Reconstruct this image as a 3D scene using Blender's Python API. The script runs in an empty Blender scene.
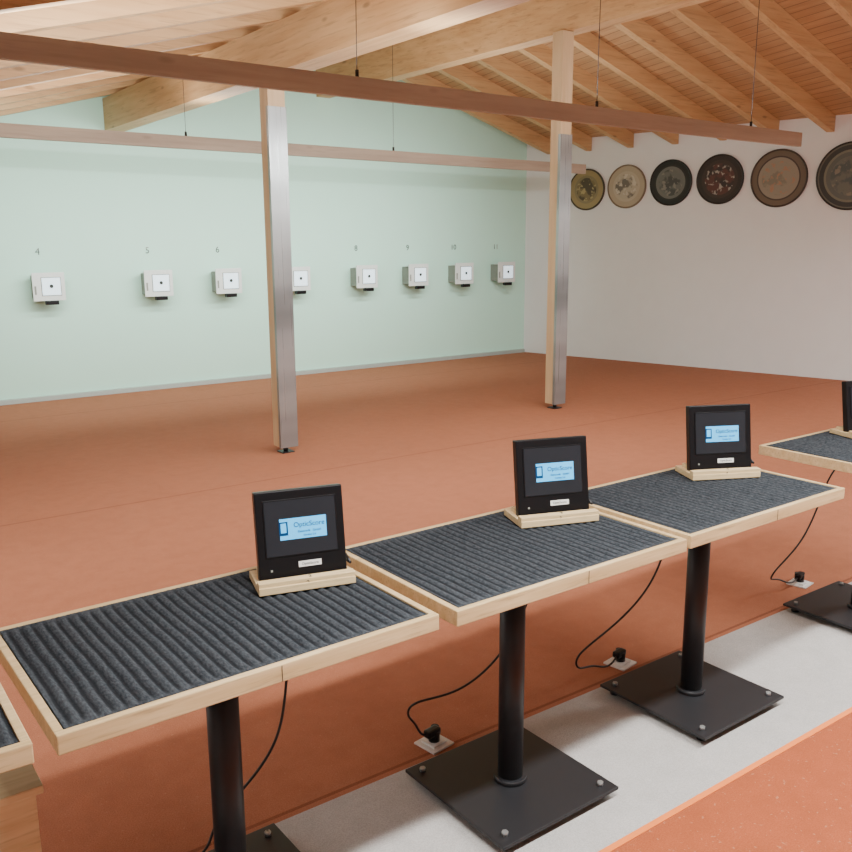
import bpy, bmesh, math, random
from mathutils import Vector, Matrix, Euler
random.seed(4)
S=1.9
def P(x,y,z=0): return Vector((x*S,y*S,z*S))
scn=bpy.context.scene
COL=scn.collection

# ---------------------------------------------------------------- materials
def nt(name):
    m=bpy.data.materials.new(name); m.use_nodes=True
    t=m.node_tree; b=t.nodes['Principled BSDF']
    return m,t,b
def N(t,typ,**kw):
    n=t.nodes.new(typ)
    for k,v in kw.items(): setattr(n,k,v)
    return n
def math_(t,op,a,b=None):
    n=N(t,'ShaderNodeMath',operation=op)
    for i,v in enumerate((a,b)):
        if v is None: continue
        if isinstance(v,(int,float)): n.inputs[i].default_value=v
        else: t.links.new(v,n.inputs[i])
    return n.outputs[0]
def mixc(t,fac,a,b,bt='MIX'):
    n=N(t,'ShaderNodeMix',data_type='RGBA',blend_type=bt)
    if isinstance(fac,(int,float)): n.inputs[0].default_value=fac
    else: t.links.new(fac,n.inputs[0])
    for i,v in ((6,a),(7,b)):
        if isinstance(v,tuple): n.inputs[i].default_value=(*v[:3],1)
        else: t.links.new(v,n.inputs[i])
    return n.outputs[2]
def noise(t,scale,detail=3,vec=None,rough=.5):
    n=N(t,'ShaderNodeTexNoise'); n.inputs['Scale'].default_value=scale
    n.inputs['Detail'].default_value=detail; n.inputs['Roughness'].default_value=rough
    if vec is not None: t.links.new(vec,n.inputs['Vector'])
    return n.outputs['Fac']
def coords(t,scale=(1,1,1)):
    c=N(t,'ShaderNodeTexCoord'); mp=N(t,'ShaderNodeMapping')
    mp.inputs['Scale'].default_value=scale
    t.links.new(c.outputs['Object'],mp.inputs['Vector'])
    return mp.outputs['Vector']
def ramp(t,fac,p0,p1):
    n=N(t,'ShaderNodeMapRange'); t.links.new(fac,n.inputs[0])
    n.inputs[1].default_value=p0; n.inputs[2].default_value=p1
    return n.outputs[0]
def bump(t,b,h,strength,dist=.01):
    n=N(t,'ShaderNodeBump'); n.inputs['Strength'].default_value=strength
    n.inputs['Distance'].default_value=dist
    t.links.new(h,n.inputs['Height']); t.links.new(n.outputs[0],b.inputs['Normal'])
def plain(name,c,rough=.5,metal=0,var=.08,scale=30,bmp=0,emit=0,spec=.5):
    m,t,b=nt(name)
    f=noise(t,scale,3,coords(t))
    dark=tuple(x*(1-var) for x in c); lite=tuple(min(1,x*(1+var)) for x in c)
    col=mixc(t,f,dark,lite); t.links.new(col,b.inputs['Base Color'])
    b.inputs['Roughness'].default_value=rough; b.inputs['Metallic'].default_value=metal
    b.inputs['Specular IOR Level'].default_value=spec
    if bmp: bump(t,b,f,bmp,.003)
    if emit:
        t.links.new(col,b.inputs['Emission Color']); b.inputs['Emission Strength'].default_value=emit
    return m
def wood(name,c1,c2,axis,rough=.55,plank=None,paxis=0,knots=.6,gs=14,contrast=0):
    m,t,b=nt(name)
    sc=[gs,gs,gs]; sc[axis]=.9*gs/14
    v=coords(t,tuple(sc)); g=noise(t,1.0,5,v,.6)
    g=ramp(t,g,.3,.72)
    col=mixc(t,g,c1,c2)
    if contrast:
        g2=noise(t,3.0,3,v,.6)
        col=mixc(t,math_(t,'MULTIPLY',ramp(t,g2,.55,.70),contrast),col,tuple(x*.5 for x in c1))
    sk=[9,9,9]; sk[axis]=3.2
    vo=N(t,'ShaderNodeTexVoronoi'); vo.inputs['Scale'].default_value=.55
    t.links.new(coords(t,tuple(sk)),vo.inputs['Vector'])
    k=ramp(t,vo.outputs['Distance'],.11,.05)
    col=mixc(t,math_(t,'MULTIPLY',k,knots),col,tuple(x*.32 for x in c1))
    big=noise(t,.8,2,coords(t))
    col=mixc(t,math_(t,'MULTIPLY',ramp(t,big,.35,.7),.25),col,tuple(x*.72 for x in c1))
    if plank:
        s=N(t,'ShaderNodeSeparateXYZ'); t.links.new(coords(t),s.inputs[0])
        x=math_(t,'DIVIDE',s.outputs[paxis],plank)
        fr=math_(t,'FRACT',x); fl=math_(t,'FLOOR',x)
        w=N(t,'ShaderNodeTexWhiteNoise',noise_dimensions='1D'); t.links.new(fl,w.inputs['W'])
        col=mixc(t,math_(t,'MULTIPLY',w.outputs['Value'],.3),col,tuple(x*.7 for x in c1))
        e=math_(t,'LESS_THAN',fr,.07)
        col=mixc(t,math_(t,'MULTIPLY',e,.75),col,(.08,.04,.02))
    t.links.new(col,b.inputs['Base Color']); b.inputs['Roughness'].default_value=rough
    bump(t,b,g,.08,.003)
    return m
def carpet(name,c1,c2,speck=(.5,.25,.15),seam=False):
    m,t,b=nt(name)
    a=noise(t,200,3,coords(t),.7); l=noise(t,.7,4,coords(t)); md=noise(t,9,5,coords(t),.7)
    col=mixc(t,ramp(t,a,.38,.62),c1,c2)
    col=mixc(t,math_(t,'MULTIPLY',ramp(t,l,.35,.7),.18),col,tuple(x*.7 for x in c1))
    col=mixc(t,math_(t,'MULTIPLY',ramp(t,md,.4,.65),.25),col,tuple(x*.72 for x in c1))
    s=noise(t,70,2,coords(t)); s=ramp(t,s,.66,.72)
    col=mixc(t,math_(t,'MULTIPLY',s,.5),col,speck)
    if seam:
        sp=N(t,'ShaderNodeSeparateXYZ'); t.links.new(coords(t),sp.inputs[0])
        y=math_(t,'FRACT',math_(t,'DIVIDE',math_(t,'ADD',sp.outputs[1],1.54),4.0))
        e=math_(t,'LESS_THAN',y,.004)
        col=mixc(t,math_(t,'MULTIPLY',e,.5),col,(.12,.03,.015))
    t.links.new(col,b.inputs['Base Color']); b.inputs['Roughness'].default_value=.75
    b.inputs['Specular IOR Level'].default_value=.12
    bump(t,b,a,.6,.006)
    return m

PINE1=(.54,.31,.14); PINE2=(.71,.47,.24)
m_beam=wood('pine_beam',PINE1,PINE2,1,contrast=.45)
m_raft=wood('pine_rafter',PINE1,(.68,.44,.22),0,contrast=.45)
m_plank=wood('pine_planks',(.46,.27,.13),(.60,.39,.20),1,plank=.12,paxis=0,contrast=.2)
m_post=wood('pine_post',(.52,.35,.19),(.66,.48,.29),2)
m_baffle=wood('baffle_wood',(.36,.29,.22),(.48,.40,.31),0,knots=.3,contrast=.2)
m_frame=wood('table_frame_wood',(.50,.35,.17),(.68,.51,.29),0,rough=.45,knots=.5,gs=40,contrast=.5)
m_stand=wood('stand_wood',(.60,.43,.22),(.76,.59,.34),0,rough=.45,knots=.4,gs=40,contrast=.4)
m_wallf=plain('wall_led_tint',(.52,.80,.67),.85,var=.02,scale=3)  # green cast of the range LEDs put into a white wall's colour
m_wallr=plain('white_wall_paint',(.78,.785,.78),.85,var=.03,scale=4)
m_floor=carpet('terracotta_carpet',(.365,.132,.068),(.465,.184,.104),seam=True)
m_floor2=carpet('red_orange_carpet',(.34,.082,.030),(.43,.112,.045))
m_gray=carpet('grey_strip_carpet',(.42,.40,.38),(.54,.52,.50),speck=(.5,.42,.38))
m_orange=plain('orange_edging',(.80,.20,.03),.7)
def steel():
    m,t,b=nt('brushed_steel')
    g=noise(t,1,4,coords(t,(60,60,.8)))
    l=noise(t,1.1,3,coords(t,(.3,.3,1)))
    t.links.new(mixc(t,ramp(t,l,.35,.65),(.18,.19,.19),(.46,.48,.48)),b.inputs['Base Color'])
    b.inputs['Metallic'].default_value=.6
    t.links.new(math_(t,'ADD',math_(t,'MULTIPLY',g,.2),.2),b.inputs['Roughness'])
    bump(t,b,g,.05,.002); return m
m_steel=steel()
m_black=plain('black_powdercoat',(.014,.014,.016),.45,var=.1,spec=.4)
m_blackp=plain('black_plastic',(.003,.003,.004),.35,spec=.3)
m_white=plain('white_plastic',(.75,.75,.72),.4)
m_house=plain('target_housing_paint',(.70,.73,.70),.4)
m_houseS=plain('target_side_paint',(.24,.25,.22),.5)
m_paper=plain('target_paper_glow',(.75,.90,1.0),.8,var=.01,emit=.9)  # paper glows by itself, standing in for light inside the housing
m_base=plain('aluminium_strip',(.42,.48,.45),.5,metal=.3)
m_screen=plain('lcd_dark',(.012,.013,.016),.2,emit=.7,spec=.3)
m_logo=plain('lcd_blue',(.05,.36,.68),.3,var=.15,scale=12,emit=1.3,spec=.2)
m_logot=plain('lcd_text',(.005,.04,.12),.3,emit=.2,spec=.2)
m_num=plain('number_ink',(.03,.035,.03),.7)
m_lane=plain('lane_number_paint',(.07,.09,.08),.7)
m_cable=plain('cable_rubber',(.008,.008,.008),.5)
m_diff=plain('lamp_diffuser',(.95,.93,.88),.5,var=0.01,emit=2)
RIB=.030
def mat_mat():
    m,t,b=nt('ribbed_mat')
    a=noise(t,170,3,coords(t,(1,.5,1))); l=noise(t,7,3,coords(t,(1,.5,1)))
    col=mixc(t,ramp(t,a,.3,.7),(.020,.024,.029),(.060,.068,.077))
    col=mixc(t,math_(t,'MULTIPLY',ramp(t,l,.4,.7),.2),col,(.075,.082,.09))
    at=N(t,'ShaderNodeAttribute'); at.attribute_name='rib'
    col=mixc(t,math_(t,'MULTIPLY',ramp(t,at.outputs['Fac'],.5,.1),.8),col,(.008,.009,.011))  # dirt and the shade of the rib depth put into the groove colour
    t.links.new(col,b.inputs['Base Color']); b.inputs['Roughness'].default_value=1
    b.inputs['Specular IOR Level'].default_value=.1
    bump(t,b,a,.5,.004); return m
m_mat=mat_mat()

# ---------------------------------------------------------------- builder
class B:
    def __init__(s): s.bm=bmesh.new(); s.mats=[]
    def mi(s,m):
        if m not in s.mats: s.mats.append(m)
        return s.mats.index(m)
    def _set(s,faces,m,smooth=False):
        i=s.mi(m)
        for f in faces: f.material_index=i; f.smooth=smooth
    def box(s,c,sz,m,bev=0,rot=None):
        M=Matrix.Translation(Vector(c))
        if rot is not None: M=M@Euler(rot).to_matrix().to_4x4()
        M=M@Matrix.Diagonal((*sz,1))
        r=bmesh.ops.create_cube(s.bm,size=1,matrix=M)
        fs=set(f for v in r['verts'] for f in v.link_faces)
        s._set(fs,m)
        if bev:
            es=list(set(e for v in r['verts'] for e in v.link_edges))
            rr=bmesh.ops.bevel(s.bm,geom=es,offset=bev,segments=2,affect='EDGES',profile=.6)
            s._set([f for f in rr['faces'] if f.is_valid],m)
    def cyl(s,c,r,d,m,axis='Z',r2=None,seg=32,rot=None):
        M=Matrix.Translation(Vector(c))
        if rot is not None: M=M@Euler(rot).to_matrix().to_4x4()
        if axis=='Y': M=M@Matrix.Rotation(math.pi/2,4,'X')
        if axis=='X': M=M@Matrix.Rotation(math.pi/2,4,'Y')
        r_=bmesh.ops.create_cone(s.bm,cap_ends=True,segments=seg,radius1=r,radius2=r if r2 is None else r2,depth=d,matrix=M)
        fs=set(f for v in r_['verts'] for f in v.link_faces)
        for f in fs: s._set([f],m,len(f.verts)==4)
    def hexa(s,v,m):
        vs=[s.bm.verts.new(p) for p in v]
        fs=[s.bm.faces.new([vs[i] for i in q]) for q in ((3,2,1,0),(4,5,6,7),(0,1,5,4),(1,2,6,5),(2,3,7,6),(3,0,4,7))]
        s._set(fs,m)
    def text(s,txt,size,m,M,extr=.0004):
        cu=bpy.data.curves.new('t','FONT'); cu.body=txt; cu.size=size; cu.align_x='CENTER'; cu.align_y='CENTER'; cu.extrude=extr
        ob=bpy.data.objects.new('t',cu); COL.objects.link(ob)
        bpy.context.view_layer.update()
        dg=bpy.context.evaluated_depsgraph_get()
        me=bpy.data.meshes.new_from_object(ob.evaluated_get(dg))
        me.transform(M)
        n0=len(s.bm.faces); s.bm.from_mesh(me); s.bm.faces.ensure_lookup_table()
        s._set(s.bm.faces[n0:],m)
        bpy.data.objects.remove(ob); bpy.data.meshes.remove(me)
    def done(s,name,loc=(0,0,0),rz=0,recalc=True):
        if recalc: bmesh.ops.recalc_face_normals(s.bm,faces=s.bm.faces)
        me=bpy.data.meshes.new(name); s.bm.to_mesh(me); s.bm.free()
        for m in s.mats: me.materials.append(m)
        o=bpy.data.objects.new(name,me); COL.objects.link(o)
        o.location=loc; o.rotation_euler=(0,0,rz)
        return o

# ---------------------------------------------------------------- room (in units of S)
XL,YN,YF=-.9,-1.5,6.1
SK=.245
def Xw(y): return 5.53+SK*(6.1-y)
def Xr(y): return 3.48+.16*(6.1-y)
def zl(x): return 1.86+.272*(x-1.24)
def Zr(y): return zl(Xr(y))
ZW=1.85; RD=.11
b=B(); b.hexa([P(XL-.1,YN-.1,-.05),P(Xw(YN)+.2,YN-.1,-.05),P(Xw(YF)+.2,YF+.1,-.05),P(XL-.1,YF+.1,-.05),
        P(XL-.1,YN-.1,0),P(Xw(YN)+.2,YN-.1,0),P(Xw(YF)+.2,YF+.1,0),P(XL-.1,YF+.1,0)],m_floor); b.done('floor')
for (y0,y1,name) in ((YF,YF+.08,'wall_far'),(YN-.08,YN,'wall_near')):
    b=B(); y=y0 if name=='wall_far' else y1
    prof=[(XL,0),(Xw(y),0),(Xw(y),ZW),(Xr(y),Zr(y)),(XL,zl(XL))]
    A=[b.bm.verts.new(P(x,y0,z)) for x,z in prof]; C=[b.bm.verts.new(P(x,y1,z)) for x,z in prof]
    fs=[b.bm.faces.new(A),b.bm.faces.new(C[::-1])]
    for i in range(5): j=(i+1)%5; fs.append(b.bm.faces.new([A[j],A[i],C[i],C[j]]))
    b._set(fs,m_wallf if name=='wall_far' else m_wallr); b.done(name)
b=B(); T=.08
b.hexa([P(Xw(YN),YN,0),P(Xw(YN)+T,YN,0),P(Xw(YF)+T,YF,0),P(Xw(YF),YF,0),P(Xw(YN),YN,ZW),P(Xw(YN)+T,YN,ZW),P(Xw(YF)+T,YF,ZW),P(Xw(YF),YF,ZW)],m_wallr); b.done('wall_right')
b=B()
b.hexa([P(XL-T,YN,0),P(XL,YN,0),P(XL,YF,0),P(XL-T,YF,0),P(XL-T,YN,zl(XL)),P(XL,YN,zl(XL)),P(XL,YF,zl(XL)),P(XL-T,YF,zl(XL))],m_wallr); b.done('wall_left')
# ceiling
b=B(); t=.03; n=8
for k in range(n):
    y0=YN+(YF-YN)*k/n; y1=YN+(YF-YN)*(k+1)/n
    b.hexa([P(XL,y0,zl(XL)),P(Xr(y0),y0,Zr(y0)),P(Xr(y1),y1,Zr(y1)),P(XL,y1,zl(XL)),
            P(XL,y0,zl(XL)+t),P(Xr(y0),y0,Zr(y0)+t),P(Xr(y1),y1,Zr(y1)+t),P(XL,y1,zl(XL)+t)],m_plank)
    b.hexa([P(Xr(y0),y0,Zr(y0)),P(Xw(y0),y0,ZW),P(Xw(y1),y1,ZW),P(Xr(y1),y1,Zr(y1)),
            P(Xr(y0),y0,Zr(y0)+t),P(Xw(y0),y0,ZW+t),P(Xw(y1),y1,ZW+t),P(Xr(y1),y1,Zr(y1)+t)],m_plank)
b.done('ceiling')
# rafters
b=B(); w=.0275
k=-13
while 3.24+.375*k<6.06:
    y=3.24+.375*k; k+=1
    if y<YN+.1: continue
    a,c=y-w,y+w
    b.hexa([P(XL,a,zl(XL)-RD),P(Xr(y),a,Zr(y)-RD),P(Xr(y),c,Zr(y)-RD),P(XL,c,zl(XL)-RD),
            P(XL,a,zl(XL)),P(Xr(y),a,Zr(y)),P(Xr(y),c,Zr(y)),P(XL,c,zl(XL))],m_raft)
    b.hexa([P(Xr(y),a,Zr(y)-RD),P(Xw(y),a,ZW-RD),P(Xw(y),c,ZW-RD),P(Xr(y),c,Zr(y)-RD),
            P(Xr(y),a,Zr(y)),P(Xw(y),a,ZW),P(Xw(y),c,ZW),P(Xr(y),c,Zr(y))],m_raft)
b.done('ceiling_rafters')
# purlins
b=B(); x0,x1=1.914-.06,1.914+.06; zb=1.72; 
b.hexa([P(x0,YN,zb),P(x1,YN,zb),P(x1,YF,zb),P(x0,YF,zb),P(x0,YN,zl(x0)-RD),P(x1,YN,zl(x1)-RD),P(x1,YF,zl(x1)-RD),P(x0,YF,zl(x0)-RD)],m_beam)
b.done('roof_beam')
b=B(); w=.055; d=.3
v=[]
for dz in (-RD-d,-RD-.005):
    for (sx,y) in ((-w,YN),(w,YN),(w,YF),(-w,YF)): v.append(P(Xr(y)+sx,y,Zr(y)+dz))
b.hexa(v,m_beam); b.done('roof_beam')
# posts
def post(x,y,ztop):
    b=B(); hx,hy=.043,.042
    X,Y=hx*2*S,hy*2*S
    z0=.03*S; z1=ztop*S-.002
    b.box((0,0,(z0+z1)/2),(X,Y,z1-z0),m_post,.006)
    zc=1.6*S; th=.006
    b.box((0,-Y/2-th/2,(z0+zc)/2),(X+2*th,th,zc-z0),m_steel,.001)
    b.box((-X/2-th/2,-Y/2+.015,(z0+zc)/2),(th,.034,zc-z0),m_steel,.001)
    b.box((X/2+th/2,0,(z0+zc)/2),(th,Y,zc-z0),m_steel,.001)
    b.cyl((0,0,z0/2+.003),.022,z0,m_black)
    b.box((0,0,.005),(.12,.12,.01),m_black)
    b.done('support_post',P(x,y,0))
post(1.922,3.83,1.72)
post(3.775,3.875,Zr(3.875)-RD-.3)
# baffles with hangers and LED strips
def baffle(y,x0,x1,z,hang,tilt):
    b=B(); H=.12; Tk=.04
    cx=(x0+x1)/2
    b.box(((cx-x1)*S,0,0),((x1-x0)*S,Tk,H),m_baffle,.004)
    b.box(((cx-x1)*S,.04,H/2-.035),((x1-x0)*S-.1,.03,.03),m_white,.003)
    for hx in hang:
        zt=(zl(hx) if hx<Xr(y) else Zr(y)+(ZW-Zr(y))*(hx-Xr(y))/(Xw(y)-Xr(y)))
        L=(zt-z)*S-H/2-(x1-hx)*S*math.tan(tilt)
        b.cyl(((hx-x1)*S,0,H/2+L/2),.0026,L,m_black,seg=8)
        b.cyl(((hx-x1)*S,0,H/2+.02),.011,.04,m_black,seg=12)
    o=b.done('hanging_light_baffle',P(x1,y,z)); o.rotation_euler=(0,tilt,0)
baffle(2.5,.47,3.99,1.461,(1.55,2.62,3.6),.0053)
baffle(4.5,.5,4.62,1.485,(1.77,3.03),.005)
# baseboard
b=B(); b.box(((XL+Xw(YF))/2*S,0,.03),((Xw(YF)-XL)*S-.04,.05,.06),m_base,.003); b.done('baseboard_far',(0,YF*S-.027,0))
def slab(name,y0,y1,z,m,zb=0):
    b=B(); e=.01
    b.hexa([P(XL+e,y0,zb),P(Xw(y0)-e,y0,zb),P(Xw(y1)-e,y1,zb),P(XL+e,y1,zb),P(XL+e,y0,z),P(Xw(y0)-e,y0,z),P(Xw(y1)-e,y1,z),P(XL+e,y1,z)],m); b.done(name)
slab('grey_carpet_runner',.89,1.28,.002,m_gray)
slab('trim_1',.878,.89,.006,m_orange)
slab('shooter_side_carpet',YN+.01,.878,.005,m_floor2)

# ---------------------------------------------------------------- tables
TZ=.479*S
def table(x,y,rz=0):
    b=B(); W,D=.523*S,.338*S; H=.046; f=.020
    z=TZ-H/2
    b.box((0,-D/2+f/2,z),(W,f,H),m_frame,.003); b.box((0,D/2-f/2,z),(W,f,H),m_frame,.003)
    b.box((-W/2+f/2,0,z),(f,D-2*f,H),m_frame,.003); b.box((W/2-f/2,0,z),(f,D-2*f,H),m_frame,.003)
    b.box((0,0,TZ-.026),(W-2*f,D-2*f,.02),m_black)
    nx,ny=300,26; w2,d2=W-2*f-.004,D-2*f-.004; vs=[]
    ph=random.random()*6
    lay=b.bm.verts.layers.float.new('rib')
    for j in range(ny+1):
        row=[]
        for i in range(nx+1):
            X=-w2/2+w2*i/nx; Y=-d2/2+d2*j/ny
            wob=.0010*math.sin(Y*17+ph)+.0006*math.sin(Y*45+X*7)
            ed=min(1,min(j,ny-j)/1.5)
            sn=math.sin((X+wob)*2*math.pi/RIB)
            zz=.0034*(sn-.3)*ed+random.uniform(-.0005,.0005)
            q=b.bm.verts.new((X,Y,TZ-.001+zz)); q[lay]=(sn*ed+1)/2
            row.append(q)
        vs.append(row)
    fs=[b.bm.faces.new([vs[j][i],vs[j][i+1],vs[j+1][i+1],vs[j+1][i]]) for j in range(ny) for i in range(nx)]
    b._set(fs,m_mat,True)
    b.box((0,0,TZ-.052),(.36,.36,.008),m_black,.002)
    b.cyl((0,0,(TZ-.05)/2+.02),.044,TZ-.09,m_black)
    b.cyl((0,0,.05),.058,.02,m_black)
    B2=.28*S
    b.box((0,0,.036),(B2,B2,.012),m_black,.003)
    for sx in(-1,1):
        for sy in(-1,1):
            q=B2/2-.045
            b.cyl((sx*q,sy*q,.018),.02,.03,m_black,seg=16)
            b.cyl((sx*q,sy*q,.048),.011,.014,m_steel,seg=6)
    b.box((.02,-D/2-.0006,z),(.0015,.001,H*.9),m_num)
    b.done('shooting_table',P(x,y,.002),rz,recalc=False)
tabs=[(-.10,1.11,0),(.443,1.113,.02),(.993,1.113,.012),(1.533,1.124,.012),(2.27,1.14,0)]
for t_ in tabs: table(*t_)

def monitor(x,y,num,rz=-.26,sc_=1.0):
    b=B()
    b.box((0,0,.012),(.285,.16,.022),m_stand,.002)
    b.box((0,-.062,.029),(.285,.03,.014),m_stand,.002)
    b.box((0,.03,.030),(.25,.05,.018),m_stand,.002)
    tilt=-.16
    M=Matrix.Translation((0,-.03,.026))@Matrix.Rotation(tilt,4,'X')
    e=(tilt,0,0)
    W,H=.262,.258
    def bx(cx,cy,cz,sz,m,bev=0): b.box(M@Vector((cx,cy,cz)),sz,m,bev,e)
    bx(0,.016,H/2,(W,.032,H),m_blackp,.004)
    bx(0,.045,H*.45,(W*.6,.03,H*.6),m_blackp,.008)
    sw,sh=W*.80,H*.62; sc=H*(1-.12)-sh/2
    bx(0,-.0005,sc,(sw+.008,.003,sh+.008),m_blackp,.001)
    bx(0,-.002,sc,(sw,.002,sh),m_screen)
    bx(.006,-.0035,sc-.004,(W*.53,.001,.062),m_logo)
    bx(-W*.2,-.0042,sc-.002,(.026,.001,.04),m_logot)
    bx(-W*.2,-.005,sc,(.016,.001,.028),m_logo)
    R=Matrix.Rotation(math.pi/2,4,'X')
    b.text('OpticScore',.020,m_logot,M@Matrix.Translation((.024,-.0045,sc+.006))@R)
    b.text('Elektronik   GmbH',.009,m_logot,M@Matrix.Translation((.024,-.0045,sc-.014))@R)
    b.text('Version 2.4',.008,m_logot,M@Matrix.Translation((.024,-.0045,sc-.026))@R)
    bx(.02,-.0008,H*.14,(W*.26,.001,.017),m_white)
    b.text('OpticScore',.011,m_num,M@Matrix.Translation((.02,-.0018,H*.14))@R)
    bx(-W*.36,-.001,H*.1,(.006,.002,.006),m_houseS)
    b.text(num,.020,m_num,Matrix.Translation((.0,-.0775,.022))@R)
    b.text(num,.022,m_num,Matrix.Translation((.01,-.062,.0365)))
    pts=[Vector((W/2-.01,.03,.07)),Vector((W/2+.008,.01,.06)),Vector((W/2+.012,-.02,.045)),Vector((W/2+.012,.05,.035)),Vector((W/2+.01,.1,.01))]
    for p,q in zip(pts,pts[1:]):
        dv=q-p; mm=dv.to_track_quat('Z','Y').to_euler()
        b.cyl((p+q)/2,.004,dv.length+.004,m_cable,seg=10,rot=mm)
    o=b.done('monitor',P(x,y,.481)+Vector((0,0,.0025)),rz); o.scale=(sc_,)*3
monitor(.611,1.178,'2'); monitor(1.145,1.178,'3',-.34,1.05); monitor(1.672,1.19,'4',-.46,1.07); monitor(2.345,1.215,'5',-.3)

# sockets & cables
def socket(x,y):
    b=B(); b.box((0,0,.004),(.11,.11,.008),m_white,.002)
    b.box((0,.0,.012),(.07,.07,.01),m_white,.002)
    b.cyl((0,0,.035),.022,.045,m_blackp); b.box((-.01,0,.055),(.065,.035,.03),m_blackp,.008)
    b.cyl((.035,.03,.03),.016,.04,m_blackp); 
    b.done('floor_socket',P(x,y,0),.15)
for s_ in((.15,1.34),(.97,1.32),(1.54,1.335),(2.352,1.365)): socket(*s_)
def cable(pts,r=.0045):
    cu=bpy.data.curves.new('power_cable','CURVE'); cu.dimensions='3D'; cu.bevel_depth=r; cu.bevel_resolution=3
    sp=cu.splines.new('NURBS'); sp.points.add(len(pts)-1)
    for i,p in enumerate(pts): sp.points[i].co=(*P(*p),1)
    sp.use_endpoint_u=True; sp.order_u=4
    cu.materials.append(m_cable)
    o=bpy.data.objects.new('power_cable',cu); COL.objects.link(o)
cable([(.64,1.2,.45),(.62,1.24,.4),(.612,1.25,.27),(.60,1.26,.17),(.55,1.28,.1),(.505,1.29,.06),(.485,1.30,.02),(.465,1.27,.007),(.40,1.262,.007),(.28,1.27,.006),(.20,1.32,.006),(.15,1.34,.03)])
cable([(1.2,1.2,.45),(1.19,1.24,.4),(1.15,1.25,.25),(1.08,1.27,.155),(.98,1.27,.125),(.89,1.29,.135),(.895,1.31,.09),(.93,1.325,.06),(.94,1.32,.02),(.965,1.32,.03)])
cable([(1.61,1.2,.45),(1.60,1.25,.4),(1.585,1.25,.3),(1.53,1.26,.2),(1.42,1.28,.13),(1.34,1.3,.09),(1.37,1.31,.04),(1.44,1.33,.035),(1.48,1.31,.01),(1.53,1.335,.03)])
cable([(2.30,1.2,.45),(2.29,1.26,.4),(2.26,1.27,.3),(2.24,1.3,.17),(2.16,1.33,.10),(2.18,1.36,.05),(2.25,1.37,.045),(2.29,1.35,.01),(2.345,1.365,.03)])
# small wooden stool below left table
b=B(); W,D,H=.27,.36,.33*S
b.box((0,0,H-.011),(W,D,.022),m_stand,.003)
for sy in(-1,1):
    b.box((0,sy*(D/2-.03),H/2-.011),(W-.03,.022,H-.022),m_stand,.003)
b.box((0,0,H*.35),(W-.06,D-.08,.02),m_stand,.003)
b.done('wooden_stool',P(.196,1.10,.002)+Vector((-W/2,D/2,0)))

# ---------------------------------------------------------------- targets
def target(x,num):
    b=B(); W,H,D=.37,.335,.23
    b.box((0,-D/2,0),(W*.8,D,H*.8),m_houseS,.006)
    b.box((0,-D-.006,.01),(W,.016,H),m_house,.004)
    b.box((0,-D*.75,H*.43),(W*.95,D*.5,.01),m_house,.002)
    b.box((W*.07,-D-.016,.012),(W*.62,.006,H*.66),m_houseS,.003)
    b.box((W*.07,-D-.020,.012),(W*.57,.004,H*.61),m_paper)
    b.cyl((W*.07,-D-.0235,.015),.022,.003,m_num,axis='Y')
    b.box((.02,-D-.01,-H*.5-.012),(W*.4,.07,.05),m_blackp,.006)
    b.box((-W*.42,-D-.016,-.03),(.02,.004,.1),m_houseS)
    R=Matrix.Rotation(math.pi/2,4,'X')
    b.text(num,.115,m_lane,Matrix.Translation((-.04,-.002,.42))@R,.001)
    b.done('electronic_target',P(x,YF,.7335)+Vector((0,-.002,0)))
for i,x in enumerate((1.395,2.10,2.605,3.16,3.76,4.255,4.73,5.20)): target(x,str(4+i))

# ---------------------------------------------------------------- plaques
def plaque_mat(name,rings,figs,seed):
    m,t,b_=nt(name)
    c=N(t,'ShaderNodeTexCoord'); ln=N(t,'ShaderNodeVectorMath',operation='LENGTH')
    mp=N(t,'ShaderNodeMapping'); mp.inputs['Scale'].default_value=(1,0,1)
    t.links.new(c.outputs['Object'],mp.inputs['Vector']); t.links.new(mp.outputs[0],ln.inputs[0])
    r=ln.outputs['Value']
    of=N(t,'ShaderNodeMapping'); of.inputs['Location'].default_value=(seed,seed*2,seed)
    t.links.new(c.outputs['Object'],of.inputs['Vector'])
    n1=noise(t,5.5,4,of.outputs[0]); n2=noise(t,14,4,of.outputs[0])
    col=mixc(t,0.0,rings[0][1],rings[0][1])
    for rad,cc in rings[1:]:
        col=mixc(t,math_(t,'LESS_THAN',r,rad),col,cc)
    rf=rings[-1][0]
    pic=mixc(t,ramp(t,n1,.46,.52),figs[0],figs[1])
    pic=mixc(t,ramp(t,n2,.56,.62),pic,figs[2])
    inn=math_(t,'LESS_THAN',r,rf*.82)
    col=mixc(t,math_(t,'MULTIPLY',inn,.9),col,pic)
    t.links.new(col,b_.inputs['Base Color']); b_.inputs['Roughness'].default_value=.45
    return m
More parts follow.
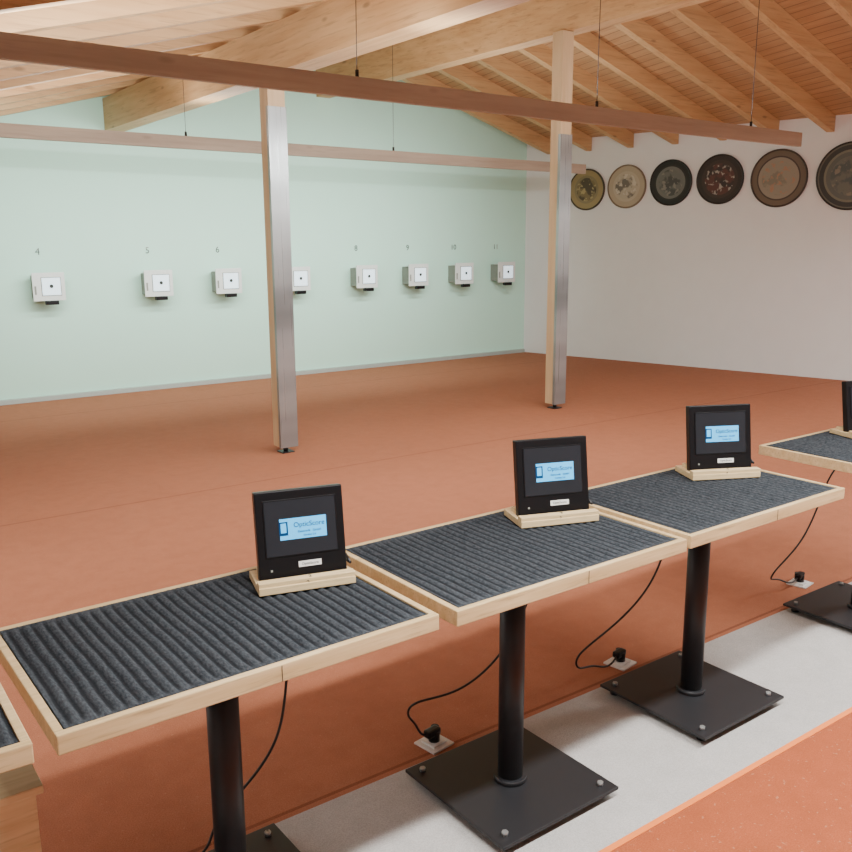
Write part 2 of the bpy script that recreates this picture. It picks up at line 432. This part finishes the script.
pl=[(5.497,1.4275,.170,[(1,(.05,.04,.02)),(.30,(.32,.24,.10)),(.22,(.24,.19,.09))],[(.06,.04,.02),(.20,.15,.06),(.42,.34,.15)]),
    (5.135,1.4365,.173,[(1,(.22,.16,.10)),(.31,(.40,.33,.23)),(.23,(.45,.38,.28))],[(.12,.10,.08),(.42,.37,.28),(.55,.5,.4)]),
    (4.76,1.45,.177,[(1,(.012,.011,.010)),(.26,(.02,.018,.017)),(.235,(.14,.14,.12))],[(.05,.055,.05),(.13,.13,.115),(.22,.20,.17)]),
    (4.372,1.457,.185,[(1,(.015,.012,.010)),(.33,(.025,.017,.014)),(.27,(.04,.025,.02))],[(.03,.02,.02),(.10,.035,.028),(.40,.36,.30)]),
    (3.94,1.443,.206,[(1,(.05,.035,.025)),(.37,(.14,.10,.065)),(.30,(.06,.04,.03)),(.28,(.28,.24,.18))],[(.27,.24,.18),(.20,.18,.13),(.38,.20,.12)]),
    (3.458,1.435,.232,[(1,(.017,.017,.014)),(.43,(.12,.11,.08)),(.40,(.025,.025,.02)),(.34,(.18,.17,.12)),(.31,(.10,.11,.09))],[(.07,.09,.08),(.14,.14,.11),(.23,.20,.15)])]
ang=math.atan(SK)
for i,(y,z,r,rings,figs) in enumerate(pl):
    R=r*S
    m=plaque_mat('painted_plaque_%d'%i,rings,figs,3.1*i+1)
    rimc=plain('plaque_rim_%d'%i,rings[0][1],.4)
    b=B(); b.cyl((0,-.011,0),R,.022,m,axis='Y',seg=64)
    seg=64; 
    prof=[(R-.022,-.022),(R-.016,-.032),(R-.004,-.032),(R+.002,-.024),(R+.002,-.001)]
    rows=[[b.bm.verts.new((a*math.cos(2*math.pi*k/seg),yy,a*math.sin(2*math.pi*k/seg))) for k in range(seg)] for a,yy in prof]
    fs=[]
    for p in range(len(prof)-1):
        for k in range(seg):
            fs.append(b.bm.faces.new([rows[p][k],rows[p][(k+1)%seg],rows[p+1][(k+1)%seg],rows[p+1][k]]))
    b._set(fs,rimc,True)
    o=b.done('painted_shooting_plaque',P(Xw(y)-.002,y,z),-math.pi/2+ang)

# ---------------------------------------------------------------- luminaires & lights
def area(name,loc,d,sx,sy,e,c,spread=math.pi):
    l=bpy.data.lights.new(name,'AREA'); l.shape='RECTANGLE'; l.size=sx; l.size_y=sy; l.energy=e; l.color=c; l.spread=spread
    o=bpy.data.objects.new(name,l); COL.objects.link(o); o.location=loc
    o.rotation_euler=Vector(d).to_track_quat('-Z','Y').to_euler()
    return o
def luminaire(x,y,z,L,e,c,up=0):
    b=B(); b.box((0,0,.03),(L,.12,.05),m_white,.006); b.box((0,0,.002),(L-.04,.1,.006),m_diff,.001)
    for s_ in(-1,1):
        xx=x+s_*L*.4/S
        zt=zl(xx) if xx<Xr(y) else Zr(y)+(ZW-Zr(y))*(xx-Xr(y))/(Xw(y)-Xr(y))
        LL=(zt-z)*S-.05
        b.cyl((s_*L*.4,0,.055+LL/2),.003,LL,m_black,seg=8)
    b.done('pendant_luminaire',P(x,y,z))
    area('luminaire_light',P(x,y,z)+Vector((0,0,-.01)),(0,0,-1),L,.1,e,c)
    if up: area('luminaire_added_uplight',P(x,y,z)+Vector((0,0,.07)),(0,0,1),L,.1,up,c)  # upward light added to brighten the ceiling
NEU=(.98,.985,.97)
for x in(.75,2.0,3.3,4.7): luminaire(x,.58,1.36,1.6,125,NEU,14)
luminaire(5.7,1.5,1.5,1.2,125,NEU,30)  # unseen luminaire, added to lift the dark right corner
luminaire(-.45,2.6,1.12,1.0,55,NEU)  # extra luminaire out of view, added as fill from the left
area('baffle_led',P(2.5,4.5,1.50)+Vector((0,.07,0)),(0,1,-.45),7.6,.05,145,(.90,1,.97),2.0)
area('baffle_led',P(2.2,2.5,1.475)+Vector((0,.07,0)),(0,.8,-.7),6.4,.05,215,(.98,1,.99))
area('baffle_added_uplight',P(2.2,2.5,1.50)+Vector((0,.07,.05)),(0,.35,1),6.4,.05,62,NEU)  # added light above the baffle, brightens the roof
area('baffle_added_uplight',P(2.5,4.5,1.53)+Vector((0,.07,.05)),(0,-.2,1),7.6,.05,62,NEU)  # same added roof fill over the rear baffle

w=bpy.data.worlds.new('World'); scn.world=w; w.use_nodes=True
w.node_tree.nodes['Background'].inputs[0].default_value=(.8,.85,.9,1); w.node_tree.nodes['Background'].inputs[1].default_value=.3

# ---------------------------------------------------------------- camera
cam=bpy.data.cameras.new('camera'); co=bpy.data.objects.new('camera',cam); COL.objects.link(co)
cam.sensor_width=36; cam.lens=888/852*36; cam.clip_start=.05
M=Matrix.Rotation(-math.radians(35.87),4,'Z')@Matrix.Rotation(math.radians(90-11.7),4,'X')@Matrix.Rotation(-.006,4,'Z')
co.matrix_world=Matrix.Translation((0,0,1.9))@M
scn.camera=co
print('DONE')
